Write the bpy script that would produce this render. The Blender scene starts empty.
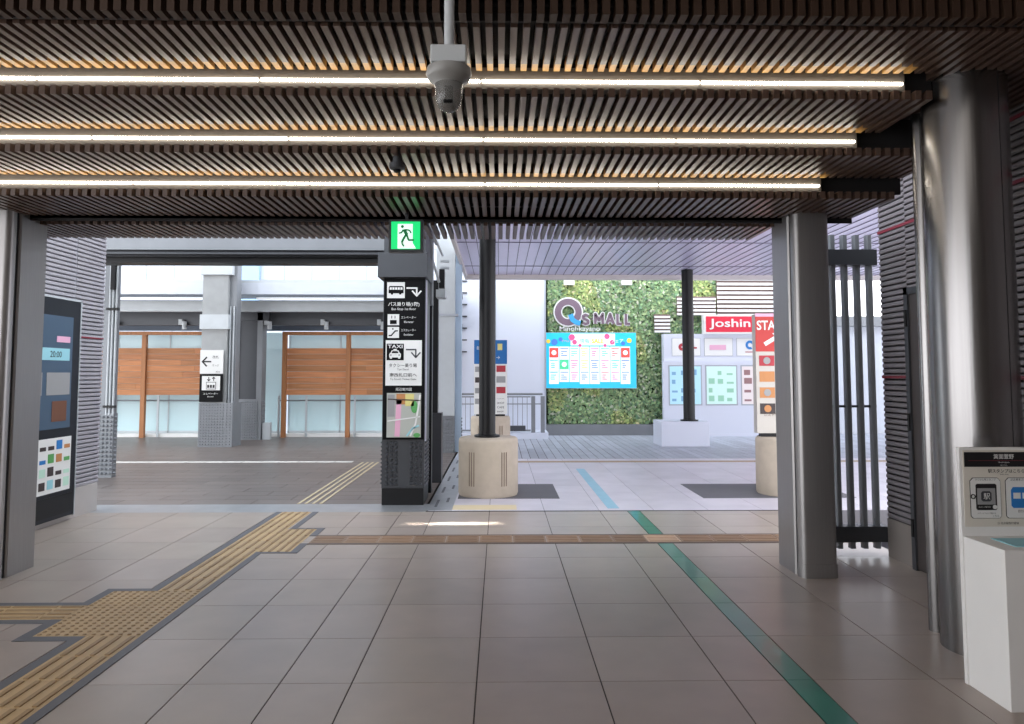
import bpy, math, random
from mathutils import Vector, Matrix
random.seed(7)
S = bpy.context.scene
COL = S.collection
PI = math.pi

# ---------------------------------------------------------------- helpers
def lin(c):
    return tuple(((v/255)/12.92 if v/255 <= .04045 else (((v/255)+.055)/1.055)**2.4) for v in c) + (1,)

def mat(name, rgb, rough=.5, metal=0., emit=0., noise=0., scale=5., stretch=(1, 1, 1), bump=0., col_attr=False, coat=0., spec=.5, alpha=1.):
    m = bpy.data.materials.new(name); m.use_nodes = True
    nt = m.node_tree; b = nt.nodes['Principled BSDF']
    base = lin(rgb)
    b.inputs['Roughness'].default_value = rough
    b.inputs['Metallic'].default_value = metal
    b.inputs['Specular IOR Level'].default_value = spec
    b.inputs['Base Color'].default_value = base
    b.inputs['Coat Weight'].default_value = coat
    b.inputs['Alpha'].default_value = alpha
    src = None
    if col_attr:
        a = nt.nodes.new('ShaderNodeAttribute'); a.attribute_name = 'Col'
        mx = nt.nodes.new('ShaderNodeMix'); mx.data_type = 'RGBA'; mx.blend_type = 'MULTIPLY'
        mx.inputs[0].default_value = 1
        mx.inputs[6].default_value = base
        nt.links.new(a.outputs['Color'], mx.inputs[7]); src = mx.outputs[2]
    tc = nt.nodes.new('ShaderNodeTexCoord'); mp = nt.nodes.new('ShaderNodeMapping')
    mp.inputs['Scale'].default_value = stretch
    nt.links.new(tc.outputs['Object'], mp.inputs['Vector'])
    nz = nt.nodes.new('ShaderNodeTexNoise'); nz.inputs['Scale'].default_value = scale; nz.inputs['Detail'].default_value = 5
    nt.links.new(mp.outputs[0], nz.inputs['Vector'])
    if noise:
        r = nt.nodes.new('ShaderNodeMapRange')
        r.inputs['From Min'].default_value = .3; r.inputs['From Max'].default_value = .7
        r.inputs['To Min'].default_value = 1-noise; r.inputs['To Max'].default_value = 1+noise
        nt.links.new(nz.outputs['Fac'], r.inputs['Value'])
        v = nt.nodes.new('ShaderNodeVectorMath'); v.operation = 'SCALE'
        if src: nt.links.new(src, v.inputs[0])
        else: v.inputs[0].default_value = base[:3]
        nt.links.new(r.outputs[0], v.inputs['Scale']); src = v.outputs[0]
    if src: nt.links.new(src, b.inputs['Base Color'])
    if bump:
        bp = nt.nodes.new('ShaderNodeBump'); bp.inputs['Strength'].default_value = bump; bp.inputs['Distance'].default_value = .01
        nt.links.new(nz.outputs['Fac'], bp.inputs['Height']); nt.links.new(bp.outputs[0], b.inputs['Normal'])
    if emit:
        if src: nt.links.new(src, b.inputs['Emission Color'])
        else: b.inputs['Emission Color'].default_value = base
        b.inputs['Emission Strength'].default_value = emit
    return m

class MB:
    def __init__(s, local=False): s.v = []; s.f = []; s.c = []; s.local = local; s.col = (1, 1, 1)
    def add(s, vs, fs):
        o = len(s.v); s.v += [tuple(v) for v in vs]
        for f in fs: s.f.append([i+o for i in f]); s.c.append(s.col)
        return s
    def box(s, x0, x1, y0, y1, z0, z1):
        vs = [(x, y, z) for x in (x0, x1) for y in (y0, y1) for z in (z0, z1)]
        return s.add(vs, [(0,1,3,2), (4,6,7,5), (0,4,5,1), (2,3,7,6), (0,2,6,4), (1,5,7,3)])
    def rbox(s, x0, x1, y0, y1, z0, z1, c=.01):      # box with chamfered upright edges
        p = [(x0+c,y0),(x1-c,y0),(x1,y0+c),(x1,y1-c),(x1-c,y1),(x0+c,y1),(x0,y1-c),(x0,y0+c)]
        return s.prism(p, z0, z1)
    def prism(s, p, z0, z1):
        n = len(p); vs = [(x, y, z0) for x, y in p]+[(x, y, z1) for x, y in p]
        fs = [(i, (i+1) % n, n+(i+1) % n, n+i) for i in range(n)]+[tuple(range(n))[::-1], tuple(range(n, 2*n))]
        return s.add(vs, fs)
    def flat(s, p, y, t=.003):                        # polygon in x,z facing -y, front at y
        n = len(p); vs = [(x, y, z) for x, z in p]+[(x, y+t, z) for x, z in p]
        fs = [tuple(range(n)), tuple(range(n, 2*n))[::-1]]+[(i, n+i, n+(i+1) % n, (i+1) % n) for i in range(n)]
        return s.add(vs, fs)
    def frect(s, x0, x1, z0, z1, y, t=.003): return s.flat([(x0,z0),(x1,z0),(x1,z1),(x0,z1)], y, t)
    def fcirc(s, x, z, r, y, t=.003, n=20, rz=None):
        return s.flat([(x+r*math.cos(2*PI*i/n), z+(rz or r)*math.sin(2*PI*i/n)) for i in range(n)], y, t)
    def fring(s, x, z, r0, r1, y, t=.003, a0=0, a1=360, n=28):
        for i in range(n):
            a = math.radians(a0+(a1-a0)*i/n); b = math.radians(a0+(a1-a0)*(i+1)/n)
            s.flat([(x+r*math.cos(k), z+r*math.sin(k)) for r, k in ((r0,a),(r1,a),(r1,b),(r0,b))], y, t)
        return s
    def stroke(s, pts, w, y, t=.003):
        for (xa, za), (xb, zb) in zip(pts, pts[1:]):
            d = math.hypot(xb-xa, zb-za) or 1; nx, nz = -(zb-za)/d*w/2, (xb-xa)/d*w/2
            s.flat([(xa-nx,za-nz),(xb-nx,zb-nz),(xb+nx,zb+nz),(xa+nx,za+nz)], y, t)
        for q in pts[1:-1]: s.fcirc(q[0], q[1], w/2, y-.0006, t, 10)
        return s
    def lathe(s, cx, cy, prof, n=32):
        vs = []; fs = []
        for r, z in prof: vs += [(cx+r*math.cos(2*PI*i/n), cy+r*math.sin(2*PI*i/n), z) for i in range(n)]
        for k in range(len(prof)-1):
            for i in range(n): fs.append((k*n+i, k*n+(i+1) % n, (k+1)*n+(i+1) % n, (k+1)*n+i))
        fs += [tuple(range(n))[::-1], tuple(range((len(prof)-1)*n, len(prof)*n))]
        return s.add(vs, fs)
    def tube(s, a, b, r, n=12):
        a = Vector(a); b = Vector(b); d = (b-a).normalized()
        u = d.orthogonal().normalized(); w = d.cross(u)
        vs = [a+(u*math.cos(2*PI*i/n)+w*math.sin(2*PI*i/n))*r for i in range(n)]
        vs += [p+(b-a) for p in vs]
        fs = [(i, (i+1) % n, n+(i+1) % n, n+i) for i in range(n)]+[tuple(range(n))[::-1], tuple(range(n, 2*n))]
        return s.add(vs, fs)
    def nub_front(s, x, y, z, r, h):                  # small raised stud facing -y
        vs = [(x+r*math.cos(2*PI*i/6), y, z+r*math.sin(2*PI*i/6)) for i in range(6)]+[(x+.45*r*math.cos(2*PI*i/6), y-h, z+.45*r*math.sin(2*PI*i/6)) for i in range(6)]
        return s.add(vs, [(i, (i+1) % 6, 6+(i+1) % 6, 6+i) for i in range(6)]+[(6,7,8,9,10,11)])
    def nub_side(s, x, y, z, r, h, sg=1):
        vs = [(x, y+r*math.cos(2*PI*i/6), z+r*math.sin(2*PI*i/6)) for i in range(6)]+[(x+sg*h, y+.45*r*math.cos(2*PI*i/6), z+.45*r*math.sin(2*PI*i/6)) for i in range(6)]
        return s.add(vs, [(i, (i+1) % 6, 6+(i+1) % 6, 6+i) for i in range(6)]+[(6,7,8,9,10,11)])
    def build(s, name, m, parent=None, smooth=False, org=None, bevel=0):
        me = bpy.data.meshes.new(name)
        o = bpy.data.objects.new(name, me); COL.objects.link(o)
        off = Vector((0, 0, 0))
        if parent is not None:
            r = parent
            while r.parent: r = r.parent
            off = r.location.copy() if not s.local else off
            o.parent = parent
        elif org: off = Vector(org); o.location = off
        me.from_pydata([tuple(Vector(v)-off) for v in s.v], [], s.f); me.materials.append(m)
        if len(set(s.c)) > 1 or s.col != (1, 1, 1):
            a = me.color_attributes.new('Col', 'FLOAT_COLOR', 'CORNER')
            k = 0
            for f, c in zip(s.f, s.c):
                for _ in f: a.data[k].color = (*c, 1); k += 1
        me.validate()
        import bmesh
        bm = bmesh.new(); bm.from_mesh(me)
        bmesh.ops.recalc_face_normals(bm, faces=bm.faces); bm.to_mesh(me); bm.free()
        if smooth:
            for p in me.polygons: p.use_smooth = len(p.vertices) == 4
            me.set_sharp_from_angle(angle=math.radians(40))
        if bevel:
            bv = o.modifiers.new('bevel', 'BEVEL'); bv.width = bevel; bv.segments = 2; bv.limit_method = 'ANGLE'
        return o

def empty(name, loc, rz=0):
    o = bpy.data.objects.new(name, None); COL.objects.link(o); o.location = loc; o.rotation_euler = (0, 0, rz)
    o.empty_display_size = .1
    return o
def tag(o, label=None, cat=None, group=None, kind=None):
    for k, v in (('label', label), ('category', cat), ('group', group), ('kind', kind)):
        if v: o[k] = v
    return o
def thing(name, loc, label, cat, group=None, rz=0): return tag(empty(name, loc, rz), label, cat, group)
def struct(o): o['kind'] = 'structure'; return o
def copy_tree(o, loc, label=None):
    c = o.copy(); COL.objects.link(c); c.location = loc
    if label: c['label'] = label
    def kids(a, b):
        for ch in list(a.children):
            d = ch.copy(); COL.objects.link(d); d.parent = b; kids(ch, d)
    kids(o, c); return c

def lettering(txt, x, z, y, h=None, w=None, m=None, parent=None, t=.002, local=False, name='lettering', anchor='C', bold=0., shear=0):
    cu = bpy.data.curves.new('t', 'FONT'); cu.body = txt; cu.size = 1; cu.offset = bold; cu.shear = shear; cu.resolution_u = 3
    to = bpy.data.objects.new('t', cu); COL.objects.link(to)
    dg = bpy.context.evaluated_depsgraph_get(); dg.update()
    me = bpy.data.meshes.new_from_object(to.evaluated_get(dg))
    bpy.data.objects.remove(to); bpy.data.curves.remove(cu)
    xs = [v.co.x for v in me.vertices] or [0, 1]; ys = [v.co.y for v in me.vertices] or [0, 1]
    bw = max(xs)-min(xs) or 1; bh = max(ys)-min(ys) or 1
    sz = h/bh if h else w/bw
    sx = w/bw if w else sz
    ox = {'C': (min(xs)+max(xs))/2, 'L': min(xs), 'R': max(xs)}[anchor]; oy = (min(ys)+max(ys))/2
    vs = [((v.co.x-ox)*sx+x, y, (v.co.y-oy)*sz+z) for v in me.vertices]
    fs = [tuple(p.vertices) for p in me.polygons]; bpy.data.meshes.remove(me)
    mb = MB(local); mb.add(vs, fs)
    o = mb.build(name, m, parent)
    return o

# ---------------------------------------------------------------- materials
M_tile = mat('floor_tile', (164,152,142), .31, noise=.07, scale=3, col_attr=True, bump=.03)
M_grout = mat('grout', (70,62,58), .8)
M_otile = mat('outside_tile', (208,202,208), .4, noise=.08, scale=2.5, col_attr=True)
M_deck = mat('dark_deck', (106,97,92), .38, noise=.14, scale=2, stretch=(1,6,1), col_attr=True)
M_plank = mat('grey_plank', (172,176,186), .5, noise=.1, scale=3, col_attr=True)
M_yel = mat('tactile_tan', (186,158,116), .55, noise=.06, scale=8, col_attr=True)
M_yrib = mat('tactile_rib', (150,122,86), .6)
M_bord = mat('slate_border', (88,88,92), .5, noise=.05)
M_brown = mat('tan_strip', (150,122,98), .5, noise=.1, scale=6, col_attr=True)
M_thresh = mat('threshold_metal', (170,172,174), .35, .6, noise=.08)
M_green = mat('green_line', (14,118,98), .3, noise=.12, scale=4, coat=.25, spec=.9)
M_steel = mat('brushed_steel', (160,158,157), .38, .8, noise=.05, scale=6, stretch=(30,30,.6), bump=.04)
M_steel2 = mat('polished_steel', (142,140,139), .27, 1., noise=.05, scale=3, stretch=(14,14,.25), bump=.12)
M_groove = mat('dark_groove', (22,22,25), .7)
M_slat = mat('slat_wood', (88,70,60), .36, noise=.12, scale=7, stretch=(6,.7,6), spec=.5)
M_slatv = mat('slat_wood_dark', (60,44,34), .55, spec=.25, noise=.12, scale=7, stretch=(6,6,.7))
M_tip = mat('slat_wood_lit_amber', (178,136,74), .5, noise=.1)  # amber glow beside the light rows, painted into the slat end colour
M_plenum = mat('ceiling_void', (26,24,25), .8)
M_hous = mat('light_housing', (112,106,98), .6)
M_led = mat('led_tube', (255,246,232), .5, emit=16)
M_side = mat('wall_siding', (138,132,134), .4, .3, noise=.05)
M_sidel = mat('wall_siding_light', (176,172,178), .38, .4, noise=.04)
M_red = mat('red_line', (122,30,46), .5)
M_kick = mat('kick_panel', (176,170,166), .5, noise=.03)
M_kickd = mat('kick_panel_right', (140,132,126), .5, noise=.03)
M_door = mat('door_metal', (92,86,84), .4, .5)
M_black = mat('black_metal', (22,22,24), .42, spec=.3)
M_blk = mat('black_panel', (14,14,16), .55, spec=.12)
M_dgrey = mat('dark_grey_metal', (72,74,78), .45, .4, noise=.04)
M_mgrey = mat('mid_grey_metal', (128,131,135), .5, .3, noise=.06, scale=3)
M_lgrey = mat('light_grey_metal', (182,187,190), .5, .1, noise=.04)
M_conc = mat('pale_concrete', (190,176,158), .75, noise=.06, scale=9, bump=.1)
M_concg = mat('grey_column_paint', (150,152,152), .6, noise=.1, scale=3)
M_white = mat('white_paint', (232,231,228), .45, noise=.015)
M_whitew = mat('white_wall', (206,210,222), .6, noise=.02, scale=1)
M_ink = mat('ink_black', (18,18,20), .5)
M_paper = mat('sign_white', (225,225,222), .5)
M_signw = mat('lit_sign_white', (210,210,208), .5, emit=.15)
M_cedar = mat('cedar_boards', (180,122,78), .6, noise=.25, scale=3, stretch=(.6,8,14), col_attr=True)
M_cedarp = mat('cedar_post', (168,112,70), .6, noise=.15, scale=3, stretch=(8,8,.6))
M_soffit = mat('lilac_soffit', (206,198,222), .35, .15, noise=.03)
M_leaf = mat('wall_leaves', (255,255,255), .55, col_attr=True, spec=.3)
M_soil = mat('leaf_backing', (52,70,38), .9, noise=.3, scale=10)
M_facade = mat('pale_facade', (190,195,204), .6, noise=.02)
M_seam = mat('seam_grey', (165,170,178), .7)
M_bluegl = mat('blue_glass', (150,182,214), .5)
M_frost = mat('frosted_glass', (205,230,232), .35, alpha=.7)
M_logo = mat('logo_mauve', (118,98,112), .5)
M_cy = mat('logo_cyan', (60,160,215), .5)
M_brown2 = mat('pole_shadow_brown', (90,72,62), .6)
def em(name, c, e=.8): return mat(name, c, .4, emit=e*.5)
E_cyan = em('screen_cyan', (40,190,225)); E_white = em('screen_white', (240,245,250)); E_red = em('screen_red', (235,80,70)); E_green = em('screen_green', (80,205,150))
E_pink = em('screen_pink', (235,90,140)); E_yel = em('screen_yellow', (245,200,70)); E_blue = em('screen_blue', (70,120,220))
E_exit = em('exit_green', (20,200,110), 2.2); E_exitw = em('exit_white', (225,250,238), 1.8)
M_redsign = mat('sign_red', (176,44,40), .5, emit=.15); M_joshin = mat('sign_bright_red', (205,24,56), .5, emit=.15)
M_bluesign = mat('sign_blue', (24,96,160), .5, emit=.1)
M_pap = {k: mat('print_'+k, c, .6) for k, c in dict(red=(170,50,60), dark=(60,50,50), orange=(190,130,80), brown=(110,70,50), green=(90,160,90), grey=(150,150,150), yellow=(215,205,130), pink=(225,170,195), blue=(40,120,190), teal=(150,205,215), paleg=(190,225,205)).items()}

# ---------------------------------------------------------------- camera
cam = bpy.data.cameras.new('camera'); co = bpy.data.objects.new('camera', cam); COL.objects.link(co); S.camera = co
co.location = (0, 0, 1.48)
co.rotation_euler = (PI/2+.0649, 0, -.0169)
cam.sensor_fit = 'HORIZONTAL'; cam.sensor_width = 36; cam.lens = 731/1024*36
cam.shift_y = -(362-327.1)/1024
cam.clip_end = 300

# ---------------------------------------------------------------- floor inside
XS = [-9.5,-8.9,-8.3,-7.7,-7.1,-6.5,-5.9,-5.25,-4.65,-4.05,-3.45,-2.875,-2.41,-1.98,-1.503,-1.054,-.709,-.109,.491,1.091,1.39,1.525,2.115,2.715,3.3]
YS = [6.03+.6*k for k in range(-19, 4)]+[8.03]
fb = MB().box(-9.5, 3.3, -5.4, 8.03, -.25, -.004)
floor = struct(fb.build('floor', M_grout))
tl = MB()
for i in range(len(XS)-1):
    for j in range(len(YS)-1):
        x0, x1, y0, y1 = XS[i], XS[i+1], YS[j], YS[j+1]
        if XS[i] == 1.39: continue
        g = random.uniform(.93, 1.05)
        tl.col = (g, g*random.uniform(.985, 1.005), g*random.uniform(.97, 1.0))
        tl.box(x0+.0035, x1-.0035, y0+.002, y1-.002, -.02, 0)
tl.build('tiles', M_tile, floor)
gl = MB()
for j in range(len(YS)-1): gl.box(1.394, 1.521, YS[j]+.0015, YS[j+1]-.0015, -.02, .0005)
guide = gl.build('guide_line', M_green, floor)

# tactile paving, long run away from camera
tp = thing('tactile_paving', (-2.2, 5, 0), 'tan tactile paving strip with slate border running away across the left of the floor', 'tactile paving')
bd = MB()
z1 = .003
bd.box(-2.40, -2.34, 1.5, 4.25, 0, z1).box(-2.69, -2.34, 4.21, 4.28, 0, z1).box(-2.71, -2.64, 4.21, 4.57, 0, z1)
bd.box(-6.5, -2.64, 4.50, 4.565, 0, z1).box(-6.5, -2.64, 4.84, 4.90, 0, z1).box(-2.70, -2.635, 4.84, 5.2, 0, z1)
bd.box(-2.70, -2.34, 5.15, 5.205, 0, z1).box(-2.40, -2.34, 5.15, 8.03, 0, z1).box(-2.03, -1.975, 1.5, 6.24, 0, z1)
bd.box(-2.03, -1.68, 6.205, 6.245, 0, z1).box(-1.745, -1.68, 6.205, 6.55, 0, z1).box(-1.745, -1.68, 6.85, 7.19, 0, z1).box(-2.01, -1.68, 7.15, 7.19, 0, z1).box(-2.01, -1.95, 7.15, 8.03, 0, z1)
bd.v = [(x_, y_, z_+(.00012*(i_//8) if z_ > 0 else 0)) for i_, (x_, y_, z_) in enumerate(bd.v)]
bd.build('border', M_bord, tp)
yb = MB(); rb = yb
def ytile(x0, x1, y0, y1, along):
    g = random.uniform(.94, 1.05); yb.col = (g, g, g)
    yb.box(x0+.0015, x1-.0015, y0+.0015, y1-.0015, 0, .003)
    n = 4 if along != 'dots' else 6
    yb.col = (g*.62, g*.58, g*.52)
    if along == 'y':
        for k in range(n): xx = x0+(k+.5)*(x1-x0)/n; rb.box(xx-.012, xx+.012, y0+.012, y1-.012, .003, .008)
    elif along == 'x':
        for k in range(n): yy = y0+(k+.5)*(y1-y0)/n; rb.box(x0+.012, x1-.012, yy-.012, yy+.012, .003, .008)
    else:
        for a in range(n):
            for b in range(n):
                rb.lathe(x0+(a+.5)*(x1-x0)/n, y0+(b+.5)*(y1-y0)/n, [(.013, .003), (.009, .008)], 8)
y = 1.58
while y < 4.2: ytile(-2.34, -2.03, y, y+.3, 'y'); y += .3
for a in range(2):
    for b in range(3): ytile(-2.64+.305*a, -2.335+.305*a, 4.28+.29*b, 4.57+.29*b, 'dots')
y = 5.15
while y < 8.0: ytile(-2.34, -2.03, y, min(y+.3, 8.03), 'y'); y += .3
for b in range(3): ytile(-2.03, -1.745, 6.245+.3*b, 6.545+.3*b, 'y')
x = -6.4
while x < -2.7: ytile(x, min(x+.3, -2.64), 4.565, 4.84, 'x'); x += .3
yb.build('tan_tiles', M_yel, tp)
# cross strip
cs = thing('tactile_strip', (0, 6.7, 0), 'brown tactile strip crossing the floor between the two steel pillars', 'tactile paving')
a = MB(); b = a; e = MB()
x = -1.68; k = 0
while x < 3.1:
    g = random.uniform(.85, 1.15); a.col = (g, g*.98, g*.95)
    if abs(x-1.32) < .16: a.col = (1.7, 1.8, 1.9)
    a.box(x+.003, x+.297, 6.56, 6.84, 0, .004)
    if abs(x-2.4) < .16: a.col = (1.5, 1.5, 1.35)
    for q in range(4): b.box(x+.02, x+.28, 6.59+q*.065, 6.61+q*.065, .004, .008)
    x += .3
e.box(-1.68, 3.15, 6.51, 6.56, 0, .003).box(-1.68, 3.15, 6.84, 6.88, 0, .003)
a.build('tan_tiles', M_brown, cs); e.build('dark_edge', mat('strip_edge', (98,84,74), .6), cs)

# threshold and outside floors
struct(MB().box(-9.5, -.8, 8.03, 8.52, -.25, .0).build('trim_1', M_thresh))
struct(MB().box(-.8, 3.3, 8.03, 8.075, -.25, .0).build('trim_2', M_groove))
de = MB(); 
for j in range(30):
    for i in range(16):
        g = random.uniform(.88, 1.1); de.col = (g, g, g)
        xo = -13+.78*i+(.39 if j % 2 else 0)
        de.box(xo+.003, min(xo+.777, -.83), 8.52+.304*j+.004, 8.52+.304*j+.3, -.03, 0) if xo < -.9 else None
dk = struct(MB().box(-13, -.83, 8.52, 17.7, -.25, -.006).build('deck_floor', M_grout)); de.build('deck_tiles', M_deck, dk)
op = struct(MB().box(-.8, 14, 8.075, 13.0, -.25, -.006).build('outside_floor', mat('outside_grout', (120,116,120), .8)))
ot = MB()
for i in range(24):
    for j in range(9):
        g = random.uniform(.94, 1.05); ot.col = (g, g, g*1.01)
        x0 = -.8+.6*i+.09; y0 = 8.08+.6*j
        if y0 > 12.9: continue
        ot.box(max(x0-.6, -.78)+.003, x0-.003, y0+.002, min(y0+.6, 13.)-.002, -.03, 0)
ot.build('outside_tiles', M_otile, op)
MB().box(1.20, 1.33, 8.2, 11.6, -.01, .002).build('pale_blue_line', mat('pale_blue_line', (150,196,212), .5, noise=.06), op)
MB().box(-.5, 8, 12.45, 12.66, -.01, .003).build('thin_tan_line', mat('thin_tan_line', (172,148,118), .6), op)
dm = mat('dark_patch', (98,96,100), .6, noise=.05)  # two darker grey rectangles on the outside floor
MB().box(-.5, .72, 8.85, 10.0, -.01, .003).build('dark_floor_patch', dm, op)
MB().box(2.45, 4.3, 8.85, 9.98, -.01, .003).build('dark_floor_patch', dm, op)
pk = struct(MB().box(-.8, 14, 13.0, 18.3, -.25, -.006).build('plank_floor', M_grout)); pb = MB()
for i in range(100):
    for j in range(3):
        g = random.uniform(.86, 1.1); pb.col = (g, g, g)
        pb.box(-.8+.15*i+.006, -.8+.15*i+.144, 13.02+1.77*j, 13.02+1.77*(j+1)-.01, -.03, 0)
pb.build('grey_planks', M_plank, pk)
MB().box(-.66, .19, 8.14, 8.42, -.01, .003).build('warm_light_patch', mat('warm_light_cream', (226,208,168), .4), op)  # warm sunlight on the floor, painted as a flat cream patch
# drain covers along the edge of the covered way
dr = thing('drain_cover', (-.8, 10.5, 0), 'long grey metal drain cover beside the dark sign pillar', 'drain cover')
MB().box(-.80, -.52, 8.1, 13, 0, .004).build('frame', M_thresh, dr)
q = MB()
for k in range(5):
    MB().box(-.73, -.70, 8.3+1.0*k, 8.75+1.0*k, .004, .006).build('slot', M_bord, dr); MB().box(-.62, -.59, 8.6+1.0*k, 8.9+1.0*k, .004, .006).build('slot', M_bord, dr)
# white strip and pale stripes in the deck
wl = MB()
for k in range(22): wl.col = (random.uniform(.85, 1),)*3; wl.box(-9.3+.31*k, -9.3+.31*k+.295, 12.5, 12.68, 0, .004)
tag(wl.build('edge_strip', mat('strip_white', (215,212,206), .5, col_attr=True), org=(-6, 12.6, 0)), 'white dashed strip lying across the dark deck', 'floor strip')
ds = MB()
for k in range(4): ds.box(-2.32+.085*k, -2.29+.085*k, 8.53, 12.5, 0, .006)
tag(ds.build('tactile_bars', mat('pale_bar', (196,180,146), .5), org=(-2.2, 10, 0)), 'pale parallel tactile bars running along the dark deck', 'tactile paving')

# ---------------------------------------------------------------- slatted ceiling
ceil = struct(MB().box(-9.5, 6, -5.4, 3.24, 3.9, 4.1).build('ceiling', mat('upper_ceiling', (120,110,104), .7)))
def slats(y0, y1, z0, z1, x1, m=M_slat, x0=-8.5, depth=.05, tip=True):
    b = MB(); t = MB(); k0 = math.floor((x0+.1127)/.06); x = -.1127+.06*k0
    while x < x1:
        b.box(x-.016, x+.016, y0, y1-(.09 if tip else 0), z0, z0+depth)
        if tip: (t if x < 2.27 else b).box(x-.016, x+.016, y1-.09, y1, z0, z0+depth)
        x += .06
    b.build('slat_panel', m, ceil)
    if tip: t.build('slat_lit_end_panel', M_tip, ceil)
# hanging front row: tall uprights
b = MB(); x = -.1127-.06*140
while x < 3.2: b.prism([(x-.017, 3.235), (x+.017, 3.235), (x+.017, 3.325), (x-.017, 3.325)], 3.125, 3.9); x += .06
b.build('upright_slat_panel', M_slatv, ceil)
MB().box(-8.5, 3.3, 3.30, 3.34, 3.19, 3.205).box(-8.5, 3.3, 3.34, 3.36, 3.14, 3.9).build('slat_rail', M_plenum, ceil)
R1 = 3.25
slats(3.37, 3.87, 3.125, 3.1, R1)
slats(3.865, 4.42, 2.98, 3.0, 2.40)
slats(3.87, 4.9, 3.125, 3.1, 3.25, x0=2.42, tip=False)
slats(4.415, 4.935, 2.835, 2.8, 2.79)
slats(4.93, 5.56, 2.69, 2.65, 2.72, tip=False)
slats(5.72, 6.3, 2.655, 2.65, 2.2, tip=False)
pl = MB()
for (y0, y1, z, x1) in ((3.34,3.97,3.23,3.3), (3.97,4.52,3.09,2.42), (4.52,5.03,2.95,2.82), (5.03,5.7,2.80,2.75), (5.7,6.2,2.77,2.25)):
    pl.box(-8.5, x1, y0, y1, z, z+.02)
for (y, za, zb, x1) in ((3.965,3.03,3.25,2.42), (4.515,2.89,3.1,2.82), (5.025,2.745,2.97,2.82), (5.60,2.66,2.8,2.75)):
    pl.box(-8.5, x1, y, y+.015, za, zb)
pl.box(-8.5, 2.3, 5.6, 5.68, 2.68, 2.8)
pl.box(2.42, 3.3, 3.97, 4.95, 3.23, 3.25)
pl.box(2.42, 3.3, 4.93, 4.95, 2.97, 3.23)
pl.build('ceiling_void_panel', M_plenum, ceil)
MB().box(-8.5, 2.6, 5.42, 5.45, 2.74, 2.76).build('slat_rail', M_dgrey, ceil)
# light rows
for k, (y, z, lab) in enumerate(((3.885, 3.04, 'white linear ceiling light, nearest and longest of the three rows'), (4.435, 2.895, 'white linear ceiling light, middle of the three rows'), (4.95, 2.75, 'white linear ceiling light, farthest of the three rows above the exit sign'))):
    L = thing('linear_light', (-3, y, z), lab, 'ceiling light', 'linear lights between the ceiling slats')
    h = MB(); h.box(-8.5, 2.23, y+.012, y+.08, z-.005, z+.115); h.build('housing', M_hous, L)
    d = MB(); x = -8.5
    while x < 2.1: d.box(x+.004, min(x+1.19, 2.215), y+.002, y+.012, z+.03, z+.043); x += 1.2
    d.build('tube', M_led, L)
    for q in range(8): MB().box(-7.7+1.2*q, -7.68+1.2*q, y-.004, y+.03, z-.016, z-.005).build('clip', M_dgrey, L)

# small sensor under the second slat step
sn = thing('ceiling_sensor', (-.64, 4.5, 2.84), 'small dark round speaker hanging under the ceiling slats near the middle light row', 'sensor')
MB().lathe(-.64, 4.5, [(.028, 2.90), (.028, 2.80), (.05, 2.795), (.05, 2.762), (.032, 2.755)], 20).build('body', M_dgrey, sn)
MB().lathe(-.64, 4.5, [(.026, 2.756), (.022, 2.742), (.008, 2.738)], 20).build('lens', M_blk, sn, True)

# dome camera on its pole
cx, cy = -.193, 2.7
dc = thing('dome_camera', (cx, cy, 2.9), 'grey dome security camera hanging from a straight pole', 'security camera')
MB().tube((cx, cy, 2.69), (cx, cy, 3.9), .019, 20).build('pole', M_lgrey, dc, True)
MB().box(cx-.066, cx+.066, cy-.05, cy+.06, 2.642, 2.708).build('mount_box', M_lgrey, dc, bevel=.004)
MB().lathe(cx, cy, [(.055, 2.642), (.083, 2.632), (.086, 2.61), (.078, 2.592), (.055, 2.578), (.052, 2.57)], 36).build('housing', mat('camera_grey', (138,138,136), .4), dc, True)
dm_ = MB().lathe(cx, cy, [(.053, 2.575), (.052, 2.53), (.047, 2.502), (.036, 2.482), (.018, 2.47), (.004, 2.467)], 32).build('dome', mat('dome_shell', (120,120,118), .2, alpha=.62), dc, True)
MB().box(cx-.019, cx+.019, cy-.045, cy+.02, 2.487, 2.555).build('lens', M_blk, dm_, bevel=.008)

# exit sign
ex = thing('exit_sign', (-.70, 5.42, 2.41), 'illuminated green emergency exit sign with a running figure above the dark pillar', 'exit sign')
MB().box(-.83, -.575, 5.42, 5.5, 2.395, 2.64).build('housing', M_dgrey, ex, bevel=.003)
MB().box(-.71, -.69, 5.44, 5.47, 2.64, 2.80).build('hanger', M_dgrey, ex)
MB().frect(-.81, -.595, 2.415, 2.622, 5.415, .005).build('green_panel', E_exit, ex)
dw = MB().flat([(-.762,2.418), (-.625,2.418), (-.65,2.46), (-.65,2.603), (-.762,2.603)], 5.411).build('white_doorway', E_exitw, ex)
mf = MB(); M_exd = mat('exit_figure', (20,120,70), .5, emit=.4)
mf.fcirc(-.727, 2.583, .011, 5.407); X = lambda u, v: (-.81+u*.215/380, 2.622-v*.207/385)
mf.stroke([X(100,165), X(135,160), X(155,125), X(200,118), X(240,125), X(265,165)], .011, 5.407)
mf.stroke([X(175,122), X(205,190)], .024, 5.407).stroke([X(200,180), X(160,250), X(140,300)], .016, 5.407).stroke([X(205,185), X(230,262), X(300,262)], .014, 5.407).stroke([X(140,305), X(170,350)], .012, 5.407)
mf.build('running_figure', M_exd, ex)

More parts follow.
